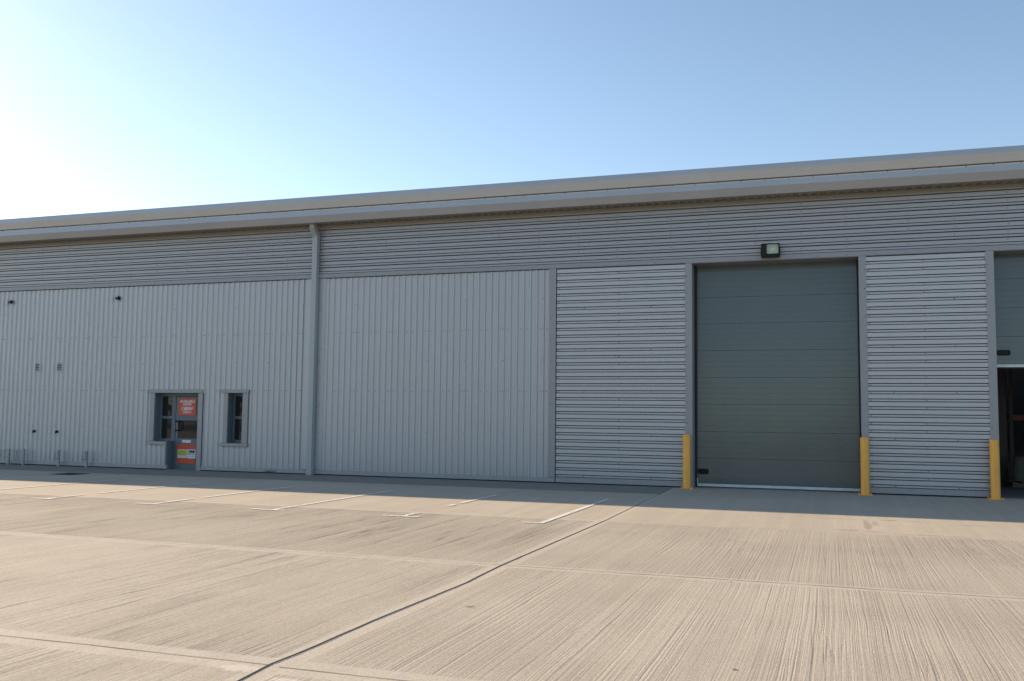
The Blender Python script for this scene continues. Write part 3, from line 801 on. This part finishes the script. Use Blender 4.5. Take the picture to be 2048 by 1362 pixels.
# bollards
def bollard(x, y, label):
    global BOL
    if BOL is None:
        r = empty('bollard'); b_ = MB(); rr = .0905; n = 40
        b_.cyl(0, 0, .012, 1.235, rr, n, caps=False)
        prev = (rr, 1.235)
        for k in range(1, 4):
            a = R(30*k); q = (rr-.012*(1-math.cos(a)), 1.235+.012*math.sin(a)); b_.cyl(0, 0, prev[1], q[1], prev[0], n, q[0], True, False); prev = q
        b_.face([(prev[0]*math.cos(2*math.pi*i/n), prev[0]*math.sin(2*math.pi*i/n), prev[1]) for i in range(n)])
        b_.build('post', M['yellow'], r)
        p_ = MB(); p_.box(-.15, .15, -.15, .15, .0, .012, .003); p_.build('base_plate', M['yellow'], r)
        for sx in (-1, 1):
            for sy in (-1, 1):
                k_ = MB(); k_.cyl(.12*sx, .12*sy, .012, .026, .016, 6, smooth=False); k_.cyl(.12*sx, .12*sy, .026, .042, .007, 10); k_.build('anchor_bolt', M['yellow'], r)
        BOL = r
    else: r = copy_tree(BOL)
    r.location = (x, y, .0); r.rotation_euler = (0, 0, random.uniform(-.06, .06))
    tag(r, label, 'bollard', 'yellow bollards guarding the loading doors')
BOL = None
bollard(-3.197, -.25, 'yellow bollard at the left jamb of the closed loading door')
bollard(.672, -.25, 'yellow bollard at the right jamb of the closed loading door')
bollard(3.232, -.25, 'yellow bollard beside the half-open loading door')

# low posts with wire loops at the foot of the wall
POST = {}
def loop_post(x, y, wide, label):
    k = bool(wide)
    if k not in POST:
        r = empty('hoop_post'); b_ = MB(); b_.box(-.028, .028, -.028, .028, 0, .46, .004); b_.box(-.034,.034,-.034,.034,.455,.475,.003); b_.box(-.032,.032,-.032,.032,0,.14,.003); b_.build('post', M['steel'], r)
        l_ = MB()
        if wide: l_.tube([(-.03,0,.42),(-.26,0,.42),(-.285,0,.395),(-.285,0,.245),(-.26,0,.22),(-.03,0,.22)], .011, 8, up=(0,1,0))
        else: l_.tube([(-.07,-.02,.22),(-.085,-.05,.22),(-.085,-.06,.24),(-.085,-.06,.40),(-.085,-.05,.42),(-.02,-.04,.42),(.0,-.06,.40),(.0,-.06,.24),(-.01,-.05,.22),(-.07,-.02,.22)], .011, 8, up=(0,1,0))
        l_.build('wire_loop', M['steel'], r); POST[k] = r
    else: r = copy_tree(POST[k])
    r.location = (x, y, .004); tag(r, label, 'post', 'low grey hoop posts along the wall foot')
loop_post(-23.50, -.18, 1, 'low grey post with wide wire loop, cut off by the left edge of the photo')
loop_post(-22.93, -.18, 1, 'low grey post with wide wire loop, below the left wall spout')
loop_post(-21.62, -.16, 0, 'low grey post with narrow wire loop, below the right wall spout')
loop_post(-20.60, -.16, 0, 'low grey post with narrow wire loop, nearest to the entrance')

# black sensors high on the wall
SEN = None
for x, lab in ((-23.88, 'small black wall sensor high up, at the far left under the upper band'), (-19.83, 'small black wall sensor high up, above and left of the entrance')):
    if SEN is None:
        r = empty('wall_sensor'); b_ = MB(); b_.box(-.045,.055,-.105,-.037,-.055,.055,.008); b_.box(-.03,.04,-.038,.0,-.04,.04); b_.build('sensor_body', M['black'], r)
        c_ = MB(); c_.box(-.02,.045,-.108,-.1045,.02,.04); c_.build('sensor_lens', M['alu'], r); c_ = MB(); c_.box(-.01,.03,-.10,-.05,-.085,-.054,.004); c_.build('sensor_gland', M['alu'], r); SEN = r
    else: r = copy_tree(SEN)
    r.location = (x, 0, 4.955); tag(r, lab, 'sensor', 'black sensors under the upper band')
# louvred air vents
VEN = None
for x, lab in ((-22.72, 'small louvred air vent in the left cladding, left one of the pair'), (-21.88, 'small louvred air vent in the left cladding, right one of the pair')):
    if VEN is None:
        r = empty('air_vent'); f_ = MB(); frame_rect(f_, -.085, .085, -.125, .125, .012, .012, .03, .012, -.052, -.036, .002); f_.box(-.06,.06,-.036,-.0,-.1,.1); f_.build('vent_frame', M['silver'], r)
        k_ = MB(); k_.box(-.073,.073,-.0385,-.0365,-.095,.113); k_.build('vent_opening', M['black'], r)
        for i in range(4):
            s_ = MB(); z = -.085+.05*i; s_.mesh([(-.073,-.052,z),(.073,-.052,z),(.073,-.0395,z+.022),(-.073,-.0395,z+.022),(-.073,-.054,z+.003),(.073,-.054,z+.003),(.073,-.0415,z+.025),(-.073,-.0415,z+.025)], [(0,1,2,3),(4,7,6,5),(0,4,5,1),(3,2,6,7)]); s_.build('slat', M['silver'], r)
        VEN = r
    else: r = copy_tree(VEN)
    r.location = (x, 0, 2.925); tag(r, lab, 'vent', 'louvred vents in the cladding')
# overflow spouts
SPO = None
for x, lab in ((-22.705, 'small black overflow spout low on the cladding, under the left air vent'), (-21.85, 'small black overflow spout low on the cladding, under the right air vent')):
    if SPO is None:
        r = empty('overflow_spout'); b_ = MB(); b_.tube([(0,.0,.03),(0,-.06,.03),(0,-.085,.01),(0,-.09,-.04)], .022, 10); b_.build('spout', M['black'], r)
        c_ = MB(); c_.box(-.04,.04,-.045,-.0,-.02,.05,.004); c_.build('wall_plate', M['black'], r); SPO = r
    else: r = copy_tree(SPO)
    r.location = (x, 0, 1.0); tag(r, lab, 'spout', 'overflow spouts on the cladding')

# manhole cover
mh = empty('manhole_cover', (-18.70, -2.76, .004)); tag(mh, 'square dark iron manhole cover in the shaded concrete left of the entrance', 'manhole cover')
mb = MB(); frame_rect(mb, -.33, .33, -.008, .008, .0, .0, .0, .0, 0, 0, 0) if False else None
for a in ((-.33,.33,-.33,-.29),(-.33,.33,.29,.33),(-.33,-.29,-.29,.29),(.29,.33,-.29,.29)): mb.box(*a, .0, .008)
mb.build('cover_frame', M['iron'], mh)
mb = MB(); mb.box(-.285,.285,-.285,.285,.0,.006)
for i in range(9):
    for j in range(9): mb.box(-.26+.06*i,-.235+.06*i,-.26+.06*j,-.235+.06*j,.006,.010)
mb.build('cover_plate', M['iron'], mh)

# dry leaves blown on the yard
LF = None
for i, (x, y, lab) in enumerate(((-.62,-15.98,'small brown scrap lying between the tamped lines, nearer the middle'),(-.22,-16.25,'small brown scrap on the near concrete, rightmost of three'),(-.98,-12.62,'tiny brown scrap on the cross joint in front of the loading door'))):
    if LF is None:
        b_ = MB(); P = [(-.035,0,.006),(-.018,.011,.011),(.004,.014,.016),(.035,.002,.005),(.006,-.012,.012),(-.016,-.010,.006)]; c = (0,0,.018)
        for k in range(6): b_.face([P[k], P[(k+1) % 6], c])
        o = b_.build('dry_leaf', M['leaf']); LF = o
    else: o = LF.copy(); COL.objects.link(o)
    o.location = (x, y, 0); o.rotation_euler = (0, 0, 1.1*i); o.scale = (.6, .6, .5); tag(o, lab, 'leaf', 'brown scraps on the yard')

# added hedge beyond the road, out of view: uneven leafy mass for dark reflections
hb = MB(); rnd = random.Random(3)
for i in range(5200):
    u = rnd.uniform(-110, 110); hgt = 4.2 + 1.5*math.sin(u*.13) + .9*math.sin(u*.41+1) + .5*math.sin(u*1.3)
    c = Vector((u, -93 + rnd.uniform(-1.5, 1.5), hgt*rnd.random()**.8)); a = Vector((rnd.gauss(0,1), rnd.gauss(0,1), rnd.gauss(0,1))).normalized(); b_ = a.orthogonal().normalized(); s_ = rnd.uniform(.3, .8)
    d_ = a.cross(b_)
    hb.face([c+a*s_, c+b_*s_*.6, c-a*s_, c-b_*s_*.6+d_*s_*.2])
hm, hnt, hbs, _o = mat('added_hedge_leaves'); hbs.inputs['Base Color'].default_value = (.045,.065,.025,1); hbs.inputs['Roughness'].default_value = .7
tag(hb.build('added_hedge_bank', hm), 'added dark green hedge bank behind the camera, unseen except in reflections', 'hedge', kind='stuff')

# ------------------------------------------------------------------ seen in the dark through the half-open door
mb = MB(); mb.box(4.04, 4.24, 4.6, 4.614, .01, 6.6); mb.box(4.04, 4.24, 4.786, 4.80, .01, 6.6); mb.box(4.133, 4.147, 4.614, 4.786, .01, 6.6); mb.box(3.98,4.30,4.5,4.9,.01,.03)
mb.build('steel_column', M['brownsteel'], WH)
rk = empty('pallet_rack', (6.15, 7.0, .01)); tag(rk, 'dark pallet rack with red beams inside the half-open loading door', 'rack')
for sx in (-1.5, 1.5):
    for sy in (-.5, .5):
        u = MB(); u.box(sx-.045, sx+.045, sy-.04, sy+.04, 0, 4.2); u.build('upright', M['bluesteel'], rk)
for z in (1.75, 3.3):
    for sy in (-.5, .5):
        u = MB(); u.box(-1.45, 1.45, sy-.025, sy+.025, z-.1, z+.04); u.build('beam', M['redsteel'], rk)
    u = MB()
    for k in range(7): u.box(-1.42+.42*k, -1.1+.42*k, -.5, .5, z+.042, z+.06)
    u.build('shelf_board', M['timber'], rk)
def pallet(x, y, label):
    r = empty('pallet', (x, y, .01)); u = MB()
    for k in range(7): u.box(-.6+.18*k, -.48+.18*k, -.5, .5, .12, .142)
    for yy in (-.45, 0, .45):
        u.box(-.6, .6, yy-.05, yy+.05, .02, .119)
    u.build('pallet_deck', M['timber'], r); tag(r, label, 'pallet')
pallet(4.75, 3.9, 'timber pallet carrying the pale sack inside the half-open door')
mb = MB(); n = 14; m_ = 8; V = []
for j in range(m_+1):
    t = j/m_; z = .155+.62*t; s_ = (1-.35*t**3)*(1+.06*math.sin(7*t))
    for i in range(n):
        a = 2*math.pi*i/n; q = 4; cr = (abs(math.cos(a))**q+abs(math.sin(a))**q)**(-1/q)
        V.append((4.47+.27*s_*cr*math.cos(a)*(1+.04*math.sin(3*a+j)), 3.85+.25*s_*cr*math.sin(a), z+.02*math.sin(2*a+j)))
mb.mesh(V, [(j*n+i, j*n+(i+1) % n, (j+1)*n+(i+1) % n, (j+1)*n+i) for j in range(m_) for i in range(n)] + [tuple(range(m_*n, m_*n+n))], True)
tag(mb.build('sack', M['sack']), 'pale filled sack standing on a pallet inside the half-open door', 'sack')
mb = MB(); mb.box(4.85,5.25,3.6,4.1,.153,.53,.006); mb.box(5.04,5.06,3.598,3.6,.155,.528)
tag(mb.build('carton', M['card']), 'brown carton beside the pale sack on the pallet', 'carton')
